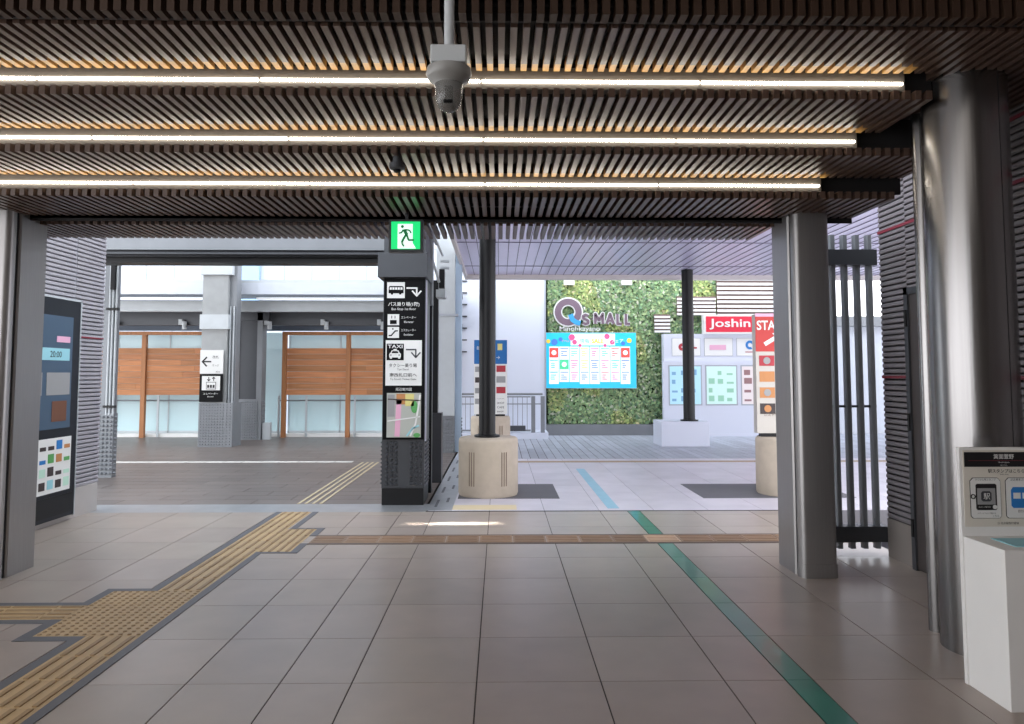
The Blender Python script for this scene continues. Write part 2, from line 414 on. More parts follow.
# ---------------------------------------------------------------- steel pillars
def pillar(cx0, lab, mirror=1):
    t = thing('steel_pillar', (cx0, 5.6, 0), lab, 'pillar')
    w = .14
    MB().rbox(cx0-w, cx0+w, 5.50, 5.83, 0, 2.9, .012).build('rear_body', M_steel, t)
    MB().rbox(cx0-w+.02, cx0+w-.02, 5.45, 5.51, 0, 2.9, .004).build('groove', M_groove, t)
    q = [(cx0-w+.005, 5.46)]
    r = .045
    for k in range(7): a = PI+k*PI/12; q.append((cx0-w+.005+r+r*math.cos(a), 5.385+r+r*math.sin(a)))
    for k in range(7): a = -PI/2+k*PI/12; q.append((cx0+w-.005-r+r*math.cos(a), 5.385+r+r*math.sin(a)))
    q.append((cx0+w-.005, 5.46))
    MB().prism(q, .10, 2.9).build('front_body', M_steel, t, True)
    q2 = [(x+(x-cx0)*.03, y-.004) for x, y in q]
    MB().prism(q2, 0, .10).build('base_collar', M_steel, t, True)
    return t
pillar(2.34, 'tall brushed steel pillar in the right half of the hall beside the slatted screen')
pillar(-3.74, 'brushed steel pillar at the left edge in front of the display kiosk')

# round column and the slim pipe behind it
rc = thing('round_column', (2.632, 4.02, 0), 'wide polished steel round column behind the white stamp stand', 'column')
MB().lathe(2.632, 4.02, [(.214, .09), (.214, 3.2)], 64).build('shaft', M_steel2, rc, True)
MB().lathe(2.632, 4.02, [(.212, 0), (.212, .09)], 64).build('base_ring', M_steel2, rc, True)
MB().box(2.632-.004+.06, 2.632+.001+.06, 4.02-.2065, 4.02-.2035, .09, 3.12).build('seam', M_groove, rc)
pp = MB().lathe(2.54, 4.3, [(.045, 0), (.045, 3.05)], 32).build('steel_pipe', M_steel2, None, True, (2.54, 4.3, 0))
tag(pp, 'slim steel pipe standing close behind the wide round column', 'pipe')

# ---------------------------------------------------------------- walls with ribbed siding
def siding(x, sgn, y0, y1, z0, z1, m, parent, name='siding', pitch=.045, skip=()):
    b = MB(); z = z0
    while z < z1-.001:
        d = .009
        vs = [(x, y0, z), (x+sgn*d, y0, z+.006), (x+sgn*d, y0, z+pitch*.62), (x, y0, z+pitch*.8), (x, y0, z+pitch)]
        vs += [(a, y1, c) for a, _, c in vs]
        b.add(vs, [(i, i+1, i+6, i+5) for i in range(4)]+[(0, 1, 2, 3, 4), (9, 8, 7, 6, 5)])
        z += pitch
    return b.build(name, m, parent)
wr = struct(MB().box(3.185, 3.3, -5.4, 6.02, 0, 5.0).build('wall_right', M_door))
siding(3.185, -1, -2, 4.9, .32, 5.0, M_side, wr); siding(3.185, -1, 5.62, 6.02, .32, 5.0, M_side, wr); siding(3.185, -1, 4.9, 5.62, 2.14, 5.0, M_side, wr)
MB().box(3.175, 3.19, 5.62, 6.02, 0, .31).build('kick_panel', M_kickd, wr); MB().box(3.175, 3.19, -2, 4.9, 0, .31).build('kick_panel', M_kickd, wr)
rl = MB()
for z in (2.65, 3.05): rl.box(3.168, 3.18, -2, 6.02, z, z+.022)
rl.box(3.168, 3.18, -2, 4.9, 1.45, 1.472).box(3.168, 3.18, 5.62, 6.02, 1.45, 1.472)
rl.build('red_line', M_red, wr)
d1 = struct(empty('door_1', (3.17, 5.3, 0)))
MB().box(3.15, 3.20, 5.58, 5.63, 0, 2.15).box(3.15, 3.20, 4.88, 4.93, 0, 2.15).box(3.15, 3.20, 4.88, 5.63, 2.10, 2.15).build('door_frame', M_dgrey, d1)
MB().box(3.165, 3.19, 4.93, 5.58, .01, 2.10).build('door_leaf', M_door, d1)
for z in (.25, 1.05, 1.85): MB().tube((3.145, 5.6, z), (3.145, 5.6, z+.13), .012).build('hinge', M_black, d1, True)
MB().box(3.12, 3.145, 5.0, 5.02, .95, 1.15).box(3.12, 3.165, 5.0, 5.02, .95, .965).box(3.12, 3.165, 5.0, 5.02, 1.135, 1.15).build('door_handle', M_steel, d1)

struct(MB().box(-4.5, 3.3, -5.6, -5.4, 0, 3.9).build('rear_light_blocker', mat('rear_blocker_paint', (120,112,108), .7)))  # unseen wall added behind the camera to darken the right side
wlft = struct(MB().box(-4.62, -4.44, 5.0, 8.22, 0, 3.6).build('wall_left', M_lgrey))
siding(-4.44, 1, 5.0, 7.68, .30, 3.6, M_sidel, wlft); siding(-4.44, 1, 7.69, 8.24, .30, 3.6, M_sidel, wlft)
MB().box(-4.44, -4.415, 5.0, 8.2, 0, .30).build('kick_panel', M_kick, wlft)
MB().box(-4.434, -4.428, 7.69, 8.24, 1.87, 1.885).build('red_line', M_red, wlft)

# display kiosk on left wall (local frame: +x runs away from the camera, -y faces the hall)
ks = thing('display_kiosk', (-4.41, 7.1, 0), 'tall dark display kiosk with a lit screen and a poster case in the left wall', 'display kiosk', rz=PI/2)
L = lambda: MB(True)
L().box(-.9, .56, -.05, .0, .06, 2.23).build('case', mat('navy_metal', (26,30,38), .35, .4), ks, bevel=.004)
L().box(-.92, -.9, -.055, 0, .05, 2.25).box(.56, .575, -.055, 0, .05, 2.25).box(-.92, .575, -.055, 0, 2.23, 2.25).build('frame', M_lgrey, ks)
ksc = L().frect(-.75, .43, .95, 2.06, -.054, .005).build('screen', em('kiosk_screen', (58,78,98), .35), ks)
for (x0, x1, z0, z1, m) in ((-.6,.38,1.62,1.74,'teal'), (.02,.4,1.28,1.5,'grey'), (-.5,-.05,1.28,1.5,'grey'), (.16,.38,1.8,1.86,'pink'), (.12,.36,1.02,1.22,'brown')):
    L().frect(x0, x1, z0, z1, -.057).build('screen_panel', M_pap[m], ksc)
lettering('20:00', .15, 1.68, -.0585, h=.06, m=M_ink, parent=ksc, local=True)
kp = L().frect(-.75, .47, .33, .86, -.054, .005).build('poster_case', M_signw, ks)
pc = ['dark','brown','green','grey','dark','blue','yellow','teal','orange','paleg','dark','green']
for i in range(9):
    for j in range(4):
        m = M_pap[random.choice(pc)]; x0 = -.7+.13*i; z0 = .36+.125*j
        o = L(); o.frect(x0+.012, x0+.105, z0+.012, z0+random.choice((.05, .09, .1)), -.057); o.build('poster', m, kp)
L().frect(-.86, .52, .1, .29, -.053, .004).build('lower_panel', M_black, ks)

# ---------------------------------------------------------------- slatted screen beside right pillar
gr = thing('slatted_screen', (2.9, 6.1, 0), 'grey metal screen of upright bars between the right pillar and the ribbed wall', 'screen')
for x in (2.81, 2.915, 3.02, 3.125): MB().rbox(x-.021, x+.021, 6.07, 6.13, .05, 2.66, .006).build('bar', M_mgrey, gr)
MB().box(2.50, 3.16, 6.10, 6.12, 1.205, 1.225).build('middle_rail', M_dgrey, gr)
MB().box(2.48, 3.20, 6.04, 6.16, .11, .235).build('bottom_rail', M_dgrey, gr)
MB().box(2.48, 3.17, 6.04, 6.16, 2.40, 2.53).build('top_rail', M_dgrey, gr)

# ---------------------------------------------------------------- white stamp stand
st = thing('stamp_stand', (2.47, 3.4, 0), 'white stand with a station stamp signboard at the right edge', 'display stand')
MB().box(2.245, 2.70, 3.27, 3.56, .0, .70).build('box', M_white, st, bevel=.003)
bdn = MB().box(2.24, 2.71, 3.56, 3.585, .0, 1.125).build('signboard', M_white, st, bevel=.002)
X0, X1 = 2.262, 2.688; Yb = 3.557
MB().frect(X0-.006, X1+.006, .745, 1.112, Yb, .003).build('printed_sheet', mat('sheet_cream', (218,212,200), .5), bdn)
MB().frect(X0, X1, 1.032, 1.103, Yb-.002).build('title_bar', M_ink, bdn)
xc = 2.475
lettering('箕面萱野', xc-.02, 1.082, Yb-.004, h=.024, m=M_paper, parent=bdn, bold=.01)
MB().frect(X0+.02, X1-.02, 1.0615, 1.0632, Yb-.004).build('red_rule', M_red, bdn)
lettering('Minoh-kayano', xc-.02, 1.053, Yb-.004, h=.009, m=M_paper, parent=bdn)
lettering('미노오카야노', xc-.02, 1.040, Yb-.004, h=.006, m=M_paper, parent=bdn)
lettering('駅スタンプはこちら', xc-.01, 1.012, Yb-.003, h=.019, m=M_ink, parent=bdn, bold=.008)
lettering('Station stamp', xc-.02, .995, Yb-.003, h=.007, m=M_ink, parent=bdn)
for k, x0 in enumerate((2.284, 2.458)):
    x1 = x0+.15; fr = MB()
    cn = MB().flat([(x0+.01,.785), (x1-.01,.785), (x1,.795), (x1,.965), (x1-.015,.98), (x0+.015,.98), (x0,.965), (x0,.795)], Yb-.003).build('card_outline', M_ink, bdn)
    ci = MB().flat([(x0+.012,.787), (x1-.012,.787), (x1-.002,.796), (x1-.002,.964), (x1-.016,.978), (x0+.016,.978), (x0+.002,.964), (x0+.002,.796)], Yb-.0045).build('card', M_paper, bdn)
    if k == 0:
        lettering('デジタル駅スタンプ', (x0+x1)/2, .971, Yb-.006, w=.1, m=M_ink, parent=bdn)
        MB().rbox(0,0,0,0,0,0) if False else None
        MB().flat([(x0+.032,.825), (x1-.028,.825), (x1-.022,.832), (x1-.022,.945), (x1-.028,.951), (x0+.032,.951), (x0+.026,.945), (x0+.026,.832)], Yb-.006).build('phone_shape', M_ink, bdn)
        MB().frect(x0+.032, x1-.03, .852, .93, Yb-.0075).build('phone_screen', M_pap['grey'], bdn)
        MB().flat([(x0+.058,.867), (x0+.092,.867), (x0+.1,.875), (x0+.1,.908), (x0+.092,.916), (x0+.058,.916), (x0+.05,.908), (x0+.05,.875)], Yb-.009).build('stamp_shape', M_dgrey, bdn)
        lettering('駅', x0+.075, .892, Yb-.0125, h=.03, m=M_paper, parent=bdn)
        MB().fring(x0+.012, .89, .008, .012, Yb-.0075).build('coin_mark', M_ink, bdn); lettering('スタンプ受付中', x0+.065, .84, Yb-.0075, w=.06, m=M_paper, parent=bdn)
        MB().fcirc(x1-.034, .84, .01, Yb-.009).build('round_mark', M_paper, bdn)
        lettering('スマートフォンで集める', x0+.075, .81, Yb-.006, w=.09, m=M_ink, parent=bdn)
        lettering('こちら', x1-.03, .797, Yb-.006, w=.03, m=M_ink, parent=bdn)
    else:
        lettering('記念乗車スタンプ', (x0+x1)/2, .971, Yb-.006, w=.1, m=M_ink, parent=bdn)
        MB().flat([(x0+.035,.835), (x1-.035,.835), (x1-.025,.845), (x1-.025,.92), (x1-.035,.935), (x0+.035,.935), (x0+.025,.92), (x0+.025,.845)], Yb-.006).build('train_front', M_pap['blue'], bdn)
        MB().frect(x0+.035, x0+.07, .88, .908, Yb-.0075).frect(x0+.08, x1-.035, .88, .908, Yb-.0075).build('train_window', M_paper, bdn)
        lettering('窓口へ', (x0+x1)/2, .82, Yb-.006, w=.04, m=M_ink, parent=bdn)
lettering('○ 北大阪急行電鉄', xc-.01, .762, Yb-.003, h=.012, m=M_ink, parent=bdn)
MB().frect(2.36, 2.6, 0, 0.001, 3.4) if False else None
MB().box(2.34, 2.60, 3.33, 3.50, .70, .703).build('blue_leaflet', M_pap['teal'], st)

# ---------------------------------------------------------------- sign pillar in the middle
ip = thing('sign_pillar', (-1.1, 8.7, 0), 'dark pillar carrying bus and taxi signs and an area map under the exit sign', 'sign pillar')
MB().box(-1.345, -.86, 8.45, 8.98, .19, 3.3).build('body', M_dgrey, ip)
MB().box(-1.34, -.865, 8.44, 8.99, 0, .19).build('base', M_black, ip)
MB().box(-1.405, -.835, 8.38, 9.0, 2.60, 2.885).build('capital', M_dgrey, ip, bevel=.004)
MB().box(-.862, -.85, 8.47, 8.56, .72, 2.58).build('side_light_strip', mat('lilac_strip', (190,186,204), .4), ip)
yf = 8.43
MB().box(-1.335, -.865, yf, 8.46, .74, 2.59).build('sign_case', M_blk, ip)
pb_ = MB().frect(-1.31, -.895, 1.885, 2.565, yf-.006).build('bus_sign', M_blk, ip)
pw_ = MB().frect(-1.31, -.895, 1.355, 1.875, yf-.006).build('taxi_sign', M_signw, ip)
mp_ = MB().frect(-1.29, -.90, .765, 1.27, yf-.006).build('area_map', mat('map_ground', (178,180,172), .5), ip)
SX = lambda u: -1.31+(u-78)*.415/175; SZ = lambda v: 2.565-(v-140)*.68/300   # reads the sign's own layout grid
ya = yf-.009
MB().frect(SX(82), SX(168), SZ(230), SZ(148), ya).build('bus_icon_plate', M_signw, pb_)
bs = MB(); bs.flat([(SX(90),SZ(205)), (SX(162),SZ(205)), (SX(162),SZ(172)), (SX(156),SZ(168)), (SX(94),SZ(168)), (SX(90),SZ(175))], ya-.003)
bs.fcirc(SX(106), SZ(206), .014, ya-.003).fcirc(SX(146), SZ(206), .014, ya-.003).build('bus_icon', M_blk, pb_)
wn = MB()
for k in range(5): wn.frect(SX(95+13*k), SX(105+13*k), SZ(187), SZ(175), ya-.006)
wn.build('bus_icon_windows', M_signw, pb_)
def arrow(par, m, u0, u1, v0, v1, uh, w, y):
    b = MB(); b.stroke([(SX(u0),SZ(v0)), (SX(u1),SZ(v0)), (SX(u1),SZ(v1))], w, y)
    b.stroke([(SX(u1-uh),SZ(v1-uh*1.0)), (SX(u1),SZ(v1+4)), (SX(u1+uh),SZ(v1-uh*1.0))], w, y).build('arrow', m, par)
arrow(pb_, M_signw, 176, 226, 178, 214, 22, .018, ya)
lettering('バス乗り場(1階)', SX(164), SZ(262), ya, h=.055, w=.36, m=M_signw, parent=pb_, bold=.01)
lettering('Bus Stop 1st floor', SX(164), SZ(287), ya, w=.28, m=M_signw, parent=pb_)
for v, t1, t2 in ((340, 'エレベーター', 'Elevator'), (405, 'エスカレーター', 'Escalator')):
    MB().frect(SX(86), SX(142), SZ(v+28), SZ(v-28), ya).build('icon_plate', M_signw, pb_)
    ic = MB()
    if v == 340: ic.frect(SX(98), SX(130), SZ(v+22), SZ(v+2), ya-.003).stroke([(SX(106),SZ(v-6)), (SX(106),SZ(v-20))], .008, ya-.003).stroke([(SX(122),SZ(v-6)), (SX(122),SZ(v-20))], .008, ya-.003)
    else: ic.stroke([(SX(92),SZ(v+16)), (SX(104),SZ(v+16)), (SX(124),SZ(v-8)), (SX(136),SZ(v-8))], .014, ya-.003).fcirc(SX(112), SZ(v-18), .009, ya-.003)
    ic.build('icon', M_blk, pb_)
    lettering(t1, SX(152), SZ(v-12), ya, w=.17, h=.03, m=M_signw, parent=pb_, anchor='L')
    lettering(t2, SX(166), SZ(v+11), ya, w=.11, m=M_signw, parent=pb_, anchor='L')
MB().frect(SX(83), SX(166), SZ(546), SZ(462), ya).build('taxi_icon_plate', M_blk, pw_)
lettering('TAXI', SX(124), SZ(476), ya-.003, w=.17, h=.04, m=M_signw, parent=pw_, bold=.02)
tx = MB(); tx.flat([(SX(96),SZ(532)), (SX(152),SZ(532)), (SX(152),SZ(514)), (SX(146),SZ(508)), (SX(140),SZ(496)), (SX(108),SZ(496)), (SX(102),SZ(508)), (SX(96),SZ(514))], ya-.003)
tx.frect(SX(116), SX(132), SZ(495), SZ(489), ya-.003).frect(SX(99), SX(109), SZ(538), SZ(530), ya-.003).frect(SX(139), SX(149), SZ(538), SZ(530), ya-.003).build('taxi_icon', M_signw, pw_)
MB().flat([(SX(107),SZ(510)), (SX(141),SZ(510)), (SX(136),SZ(500)), (SX(112),SZ(500))], ya-.006).fcirc(SX(104), SZ(520), .007, ya-.006).fcirc(SX(144), SZ(520), .007, ya-.006).build('taxi_icon_glass', M_blk, pw_)
arrow(pw_, M_dgrey, 176, 224, 492, 528, 22, .016, ya)
lettering('タクシー乗り場', SX(162), SZ(572), ya, w=.32, h=.045, m=M_ink, parent=pw_, bold=.006)
lettering('Taxi Stand', SX(162), SZ(592), ya, w=.13, m=M_ink, parent=pw_)
lettering('南改札口前へ', SX(164), SZ(620), ya, w=.31, h=.045, m=M_ink, parent=pw_, bold=.006)
lettering('To South Ticket Gate', SX(164), SZ(641), ya, w=.3, m=M_ink, parent=pw_)
lettering('周辺案内図', -1.10, 1.312, yf-.003, h=.035, m=M_signw, parent=ip)
def mart(pts, w, m, nm, y=yf-.009): MB().stroke(pts, w, y).build(nm, m, mp_)
mart([(-1.17,.775), (-1.15,1.2)], .06, M_pap['pink'], 'map_zone')
MB().frect(-1.18, -1.08, 1.14, 1.26, ya).build('map_zone', M_pap['orange'], mp_); MB().frect(-1.08, -.98, 1.12, 1.26, ya).build('map_zone', M_pap['yellow'], mp_)
MB().frect(-1.28, -1.20, 1.0, 1.25, ya).build('map_zone', M_pap['grey'], mp_)
MB().fcirc(-.975, 1.11, .04, ya, rz=.07).fcirc(-.945, .79, .04, ya, rz=.025).build('map_park', M_pap['green'], mp_)
mart([(-1.02,.78), (-.96,.92), (-.93,1.1), (-.91,1.25)], .02, M_paper, 'map_road', ya-.003); mart([(-1.28,1.20), (-.905,1.185)], .012, M_pap['dark'], 'map_rail', ya-.003)
mart([(-1.28,.95), (-.91,1.0)], .014, M_paper, 'map_road', ya-.003); mart([(-1.06,.78), (-.99,.87), (-.92,.9)], .02, M_pap['teal'], 'map_river', ya-.003)

nb = MB()
for r in range(11):
    for c in (0, 1, 2, 5, 6, 7) if r not in () else (): nb.nub_front(-1.285+.052*c+(.02 if c > 3 else 0), 8.45, .24+.046*r, .02, .022)
    for c in range(6): nb.nub_side(-.86, 8.52+.075*c, .24+.046*r, .017, .016, 1)
    for c in range(2): nb.nub_side(-1.345, 8.5+.08*c, .24+.046*r, .017, .02, -1)
nb.build('stud_panel', M_dgrey, ip)

# overhead steel beam to the left of the sign pillar and its brackets
bm_ = thing('overhead_beam', (-3.5, 9.4, 2.85), 'long grey steel beam spanning above the deck to the sign pillar', 'beam')
MB().box(-8, -1.41, 9.25, 9.35, 3.06, 3.3).build('upper_flange', M_mgrey, bm_); MB().box(-8, -1.41, 9.3, 9.36, 2.98, 3.06).build('joint_plate', M_dgrey, bm_)
MB().box(-8, -1.41, 9.35, 9.62, 2.91, 3.3).build('web', M_black, bm_)
MB().box(-8, -1.41, 9.22, 9.7, 3.0, 3.02).build('lower_flange', M_dgrey, bm_)
br = thing('beam_bracket', (-.85, 9.2, 2.6), 'grey steel brackets with bolted plates behind the top of the sign pillar', 'bracket')
MB().box(-.93, -.84, 9.05, 9.25, 2.35, 3.4).build('plate', M_mgrey, br)
MB().tube((-.96, 9.02, 3.3), (-.80, 9.6, 2.7), .018).tube((-.90, 9.02, 3.3), (-.84, 9.6, 3.2), .015).tube((-.86, 9.2, 3.3), (-.78, 9.9, 3.1), .015).build('strut', M_lgrey, br)
MB().box(-.80, -.73, 9.6, 9.7, 2.62, 2.87).build('junction_box', M_black, br)
MB().box(-.79, -.68, 9.7, 9.75, 2.98, 3.01).build('clamp', M_lgrey, br); MB().box(-.79, -.68, 9.7, 9.75, 2.89, 2.92).build('clamp', M_lgrey, br); MB().box(-.84, -.72, 9.6, 9.9, 2.5, 2.6).build('clamp', M_lgrey, br)
po = thing('dark_post', (-.9, 10.1, 0), 'dark metal post standing behind the sign pillar', 'post')
MB().box(-.955, -.86, 9.3, 9.45, .0, 2.6).build('post', M_black, po)
MB().box(-.96, -.80, 10.15, 10.4, 0, .95).build('guard', mat('post_guard', (56,56,60), .4, .4), po)
MB().box(-.95, -.86, 10.2, 10.35, .95, 2.8).build('upper_post', M_black, po)

# pale column with service pipe, further back
pc_ = thing('pale_column', (-1, 14.1, 0), 'pale grey boxed column with a light pipe in front of the white wall', 'column')
MB().box(-1.22, -.86, 14.0, 14.35, .70, 6).build('cladding', M_lgrey, pc_)
MB().box(-1.22, -.80, 13.97, 14.4, 2.60, 2.64).build('joint', M_seam, pc_)
MB().box(-.86, -.74, 14.15, 14.4, .0, 6).build('service_pipe', mat('pale_blue_metal', (176,196,216), .4), pc_)
nn = MB(); nn.box(-1.15, -.86, 14.03, 14.3, 0, .70)
for r in range(10):
    for c in range(6): nn.nub_front(-1.13+.05*c, 14.03, .05+.065*r, .02, .02)
    for c in range(2): nn.nub_side(-.74, 14.2+.08*c, .05+.065*r, .02, .02)
nn.build('stud_panel', M_mgrey, pc_)

# left deck column with pipes
lp = thing('pipe_post', (-5.75, 10.8, 0), 'grey steel post with vertical pipes and studded foot beside the left ribbed wall', 'post')
MB().box(-5.80, -5.60, 10.78, 10.84, 0, 3.4).build('post', M_mgrey, lp)
for x in (-5.70, -5.655, -5.605): MB().tube((x, 10.75, .9), (x, 10.75, 3.3), .015).build('pipe', M_lgrey, lp, True)
for z in (1.0, 2.42): MB().box(-5.74, -5.57, 10.72, 10.78, z, z+.035).build('clamp', M_black, lp)
MB().box(-5.68, -5.62, 10.70, 10.75, 2.72, 3.3).build('junction_box', M_black, lp)
nn = MB(); nn.box(-5.82, -5.59, 10.74, 10.86, 0, .92)
for r in range(14):
    for c in range(4): nn.nub_front(-5.79+.058*c, 10.74, .06+.062*r, .022, .03)
    nn.nub_side(-5.59, 10.8, .06+.062*r, .022, .03)
nn.build('stud_panel', M_mgrey, lp)

# sign column on the deck
c1 = thing('deck_column', (-5.85, 15.4, 0), 'square grey column with elevator sign and studded foot on the deck', 'column')
MB().box(-6.16, -5.64, 15.2, 15.7, .0, 6).build('shaft', M_concg, c1)
MB().box(-6.19, -5.60, 15.15, 15.72, 2.42, 2.72).box(-6.19, -5.55, 15.15, 15.72, 3.55, 3.8).build('collar', M_lgrey, c1)
MB().box(-5.64, -5.49, 15.3, 15.55, 0, 6).build('side_channel', M_mgrey, c1)
for x in (-5.60, -5.53): MB().tube((x, 15.27, .9), (x, 15.27, 2.9), .014).build('pipe', M_lgrey, c1, True)
nn = MB(); nn.box(-6.17, -5.48, 15.17, 15.7, 0, .90)
for r in range(15):
    for c in range(9): nn.nub_front(-6.13+.057*c, 15.17, .05+.058*r, .02, .02)
    for c in range(2): nn.nub_front(-5.60+.07*c, 15.17, .05+.058*r, .02, .02)
nn.build('stud_panel', M_mgrey, c1)
s1 = MB().frect(-6.15, -5.68, 1.50, 1.985, 15.13, .02).build('arrow_sign', M_signw, c1)
MB().stroke([(-5.92,1.745), (-6.09,1.745)], .03, 15.125).stroke([(-6.01,1.84), (-6.10,1.745), (-6.01,1.65)], .03, 15.125).build('arrow', M_ink, s1)
lettering('改札', -5.83, 1.84, 15.125, w=.13, m=M_ink, parent=s1); lettering('きっぷ', -5.83, 1.67, 15.125, w=.13, m=M_ink, parent=s1); lettering('Gate', -5.78, 1.54, 15.125, w=.08, m=M_ink, parent=s1)
s2 = MB().frect(-6.15, -5.68, .92, 1.49, 15.13, .02).build('elevator_sign', M_blk, c1)
MB().frect(-6.10, -5.73, 1.16, 1.45, 15.125).build('elevator_plate', M_signw, s2)
MB().frect(-6.01, -5.81, 1.18, 1.33, 15.12).build('elevator_icon', M_ink, s2); MB().frect(-6.0, -5.82, 1.19, 1.32, 15.117).build('elevator_icon_inner', M_signw, s2)
MB().frect(-5.985, -5.945, 1.21, 1.27, 15.112).frect(-5.93, -5.89, 1.21, 1.27, 15.112).frect(-5.875, -5.835, 1.21, 1.27, 15.112).stroke([(-5.96,1.43), (-5.96,1.36)], .015, 15.12).stroke([(-5.86,1.35), (-5.86,1.42)], .015, 15.12).stroke([(-5.99,1.385),(-5.96,1.35),(-5.93,1.385)], .015, 15.12).stroke([(-5.89,1.395),(-5.86,1.43),(-5.83,1.395)], .015, 15.12).build('elevator_arrows', M_ink, s2)
lettering('エレベーター', -5.915, 1.09, 15.125, w=.3, h=.04, m=M_signw, parent=s2, bold=.01); lettering('Elevator', -5.915, 1.03, 15.125, w=.13, m=M_signw, parent=s2)

c2 = thing('steel_column', (-5.75, 17, 0), 'darker steel column with studded foot standing behind the elevator sign column', 'column')
MB().box(-6.0, -5.56, 16.9, 17.1, .0, 2.9).build('shaft', M_dgrey, c2)
MB().box(-5.56, -5.44, 16.85, 17.15, 0, 3.0).box(-6.05, -5.98, 16.85, 17.15, 0, 3.0).build('flange', M_mgrey, c2)
MB().box(-6.1, -5.3, 16.85, 17.15, 2.72, 2.98).build('capital', M_dgrey, c2)
nn = MB(); nn.box(-6.0, -5.52, 16.84, 17.1, 0, .92)
for r in range(14):
    for c in range(9): nn.nub_front(-5.97+.055*c, 16.84, .05+.062*r, .02, .02)
    nn.nub_side(-5.44, 16.95, .05+.062*r, .02, .03); nn.nub_side(-5.44, 17.05, .05+.062*r, .02, .03)
nn.build('stud_panel', M_mgrey, c2)
MB().box(-5.42, -5.25, 16.9, 17.05, 0, .38).build('outlet_box', M_lgrey, c2)

# canopy over the far end of the deck
cn = thing('deck_canopy', (-6, 15.8, 3), 'white edged steel canopy roof over the far side of the deck', 'canopy')
MB().box(-16, -.9, 15.78, 15.86, 3.21, 3.46).build('fascia', M_facade, cn)
MB().box(-16, -.9, 15.80, 15.86, 3.46, 3.52).build('fascia_cap', M_lgrey, cn)
MB().box(-16, -.9, 15.86, 17.8, 3.32, 3.45).build('roof_sheet', M_dgrey, cn)
MB().box(-16, -6.4, 15.95, 16.0, 3.11, 3.16).box(-5.3, -.9, 15.95, 16.0, 3.11, 3.16).build('pale_batten_glow', em('batten_white_glow', (235,240,245), .8), cn)  # pale batten given its own glow to read bright; not a lamp
MB().box(-16, -.9, 16.3, 16.45, 2.88, 3.12).build('beam', M_lgrey, cn)
MB().box(-16, -.9, 17.0, 17.15, 2.62, 3.2).build('rear_beam', M_dgrey, cn)
MB().box(-16, -.9, 17.6, 17.7, 2.53, 2.70).build('gutter_rail', mat('slate_blue', (96,108,124), .5), cn)
k = 0
for x in (-8.8, -7.25, -5.3, -4.0, -2.7):
    o = thing('spotlight', (x, 16.9, 2.5), 'small silver spotlight under the deck canopy, %s' % ('at its far left', 'left of the elevator sign column', 'just right of the steel column', 'above the first right hand cedar panel', 'nearest the sign pillar')[k], 'spotlight', 'spotlights under the deck canopy'); k += 1
    MB().tube((x, 16.9, 2.52), (x, 16.9, 2.70), .05, 16).build('lamp_body', M_lgrey, o, True); MB().box(x-.13, x-.05, 16.88, 17.0, 2.62, 2.75).build('bracket', M_lgrey, o)

# cedar screens
def cedar(x0, x1, posts, lab):
    t = thing('cedar_screen', ((x0+x1)/2, 17.5, 0), lab, 'screen')
    b = MB(); z = 1.0
    for i in range(8):
        x = x0
        while x < x1:
            n = min(x+random.uniform(1.2, 2.2), x1); g = random.uniform(.8, 1.15); b.col = (g, g*random.uniform(.93, 1), g*.95)
            b.box(x, n-.004, 17.5, 17.53, z, z+.133); x = n
        z += .139
    b.build('board_panel', M_cedar, t)
    for x in posts: MB().box(x-.05, x+.05, 17.44, 17.54, 0, 2.46).build('post', M_cedarp, t)
    MB().box(x0, x1, 17.43, 17.55, 2.42, 2.50).build('top_rail', M_cedarp, t)
cedar(-10.5, -6.2, (-9.9, -8.42), 'cedar board screen between posts left of the elevator sign column')
cedar(-5.16, -1.2, (-5.11, -3.6, -2.0), 'cedar board screen between the steel column and the sign pillar')
def rail(x0, x1, ps, lab):
    t = thing('handrail', ((x0+x1)/2, 17.7, 0), lab, 'railing', 'handrails behind the cedar screens')
    MB().tube((x0, 17.75, .86), (x1, 17.75, .86), .018).build('rail', M_mgrey, t, True)
    for x in ps: MB().box(x-.022, x+.022, 17.55, 17.58, .0, .98).build('post', M_lgrey, t)
rail(-10.5, -6.3, (-9.5, -8.1, -6.6), 'thin grey handrail behind the left cedar screen'); rail(-5.3, -1.2, (-5.25, -4.6, -3.45, -1.9), 'thin grey handrail behind the right cedar screen')
cb = struct(MB().box(-14, -1.3, 17.62, 17.7, 0, .07).box(-14, -1.3, 17.7, 18.1, -.25, .07).build('trim_3', M_white))
for n, (x0, x1) in enumerate(((-14, -10.6), (-10.55, -6.2), (-6.1, -5.2), (-5.15, -1.2))):
    w = struct(empty('window_%d' % (n+1), ((x0+x1)/2, 18, 0)))
    MB().box(x0, x1, 17.98, 18.0, .1, 2.5).build('pane', M_frost, w)
    b = MB(); x = x0
    while x < x1: b.box(x, x+.025, 17.965, 18.01, .07, 2.5); x += 1.25
    b.box(x0, x1, 17.965, 18.01, .07, .12).build('frame', M_lgrey, w)
# distant facade
fa = struct(MB().box(-26, 1.0, 24, 24.6, -3, 12).build('wall_back', M_facade))
b = MB()
for k in range(30): b.box(-26+.9*k, -26+.9*k+.03, 23.98, 24.0, -3, 12)
for z in (2.3, 4.55, 5.6, 7.5): b.box(-26, 1, 23.97, 24.0, z, z+.04)
b.build('panel_joints', M_seam, fa)
struct(MB().box(-8.6, -7.85, 23.8, 23.96, 3.0, 9).build('window_5', M_bluegl))
struct(MB().box(-26, 1, 18.1, 24, -.4, -.2).build('ground_back', M_lgrey))

# unseen roof slab, put in to keep the deck in shade
struct(MB().box(-14, -.9, 9.4, 13.4, 4.3, 4.4).build('deck_shade_slab', M_lgrey))
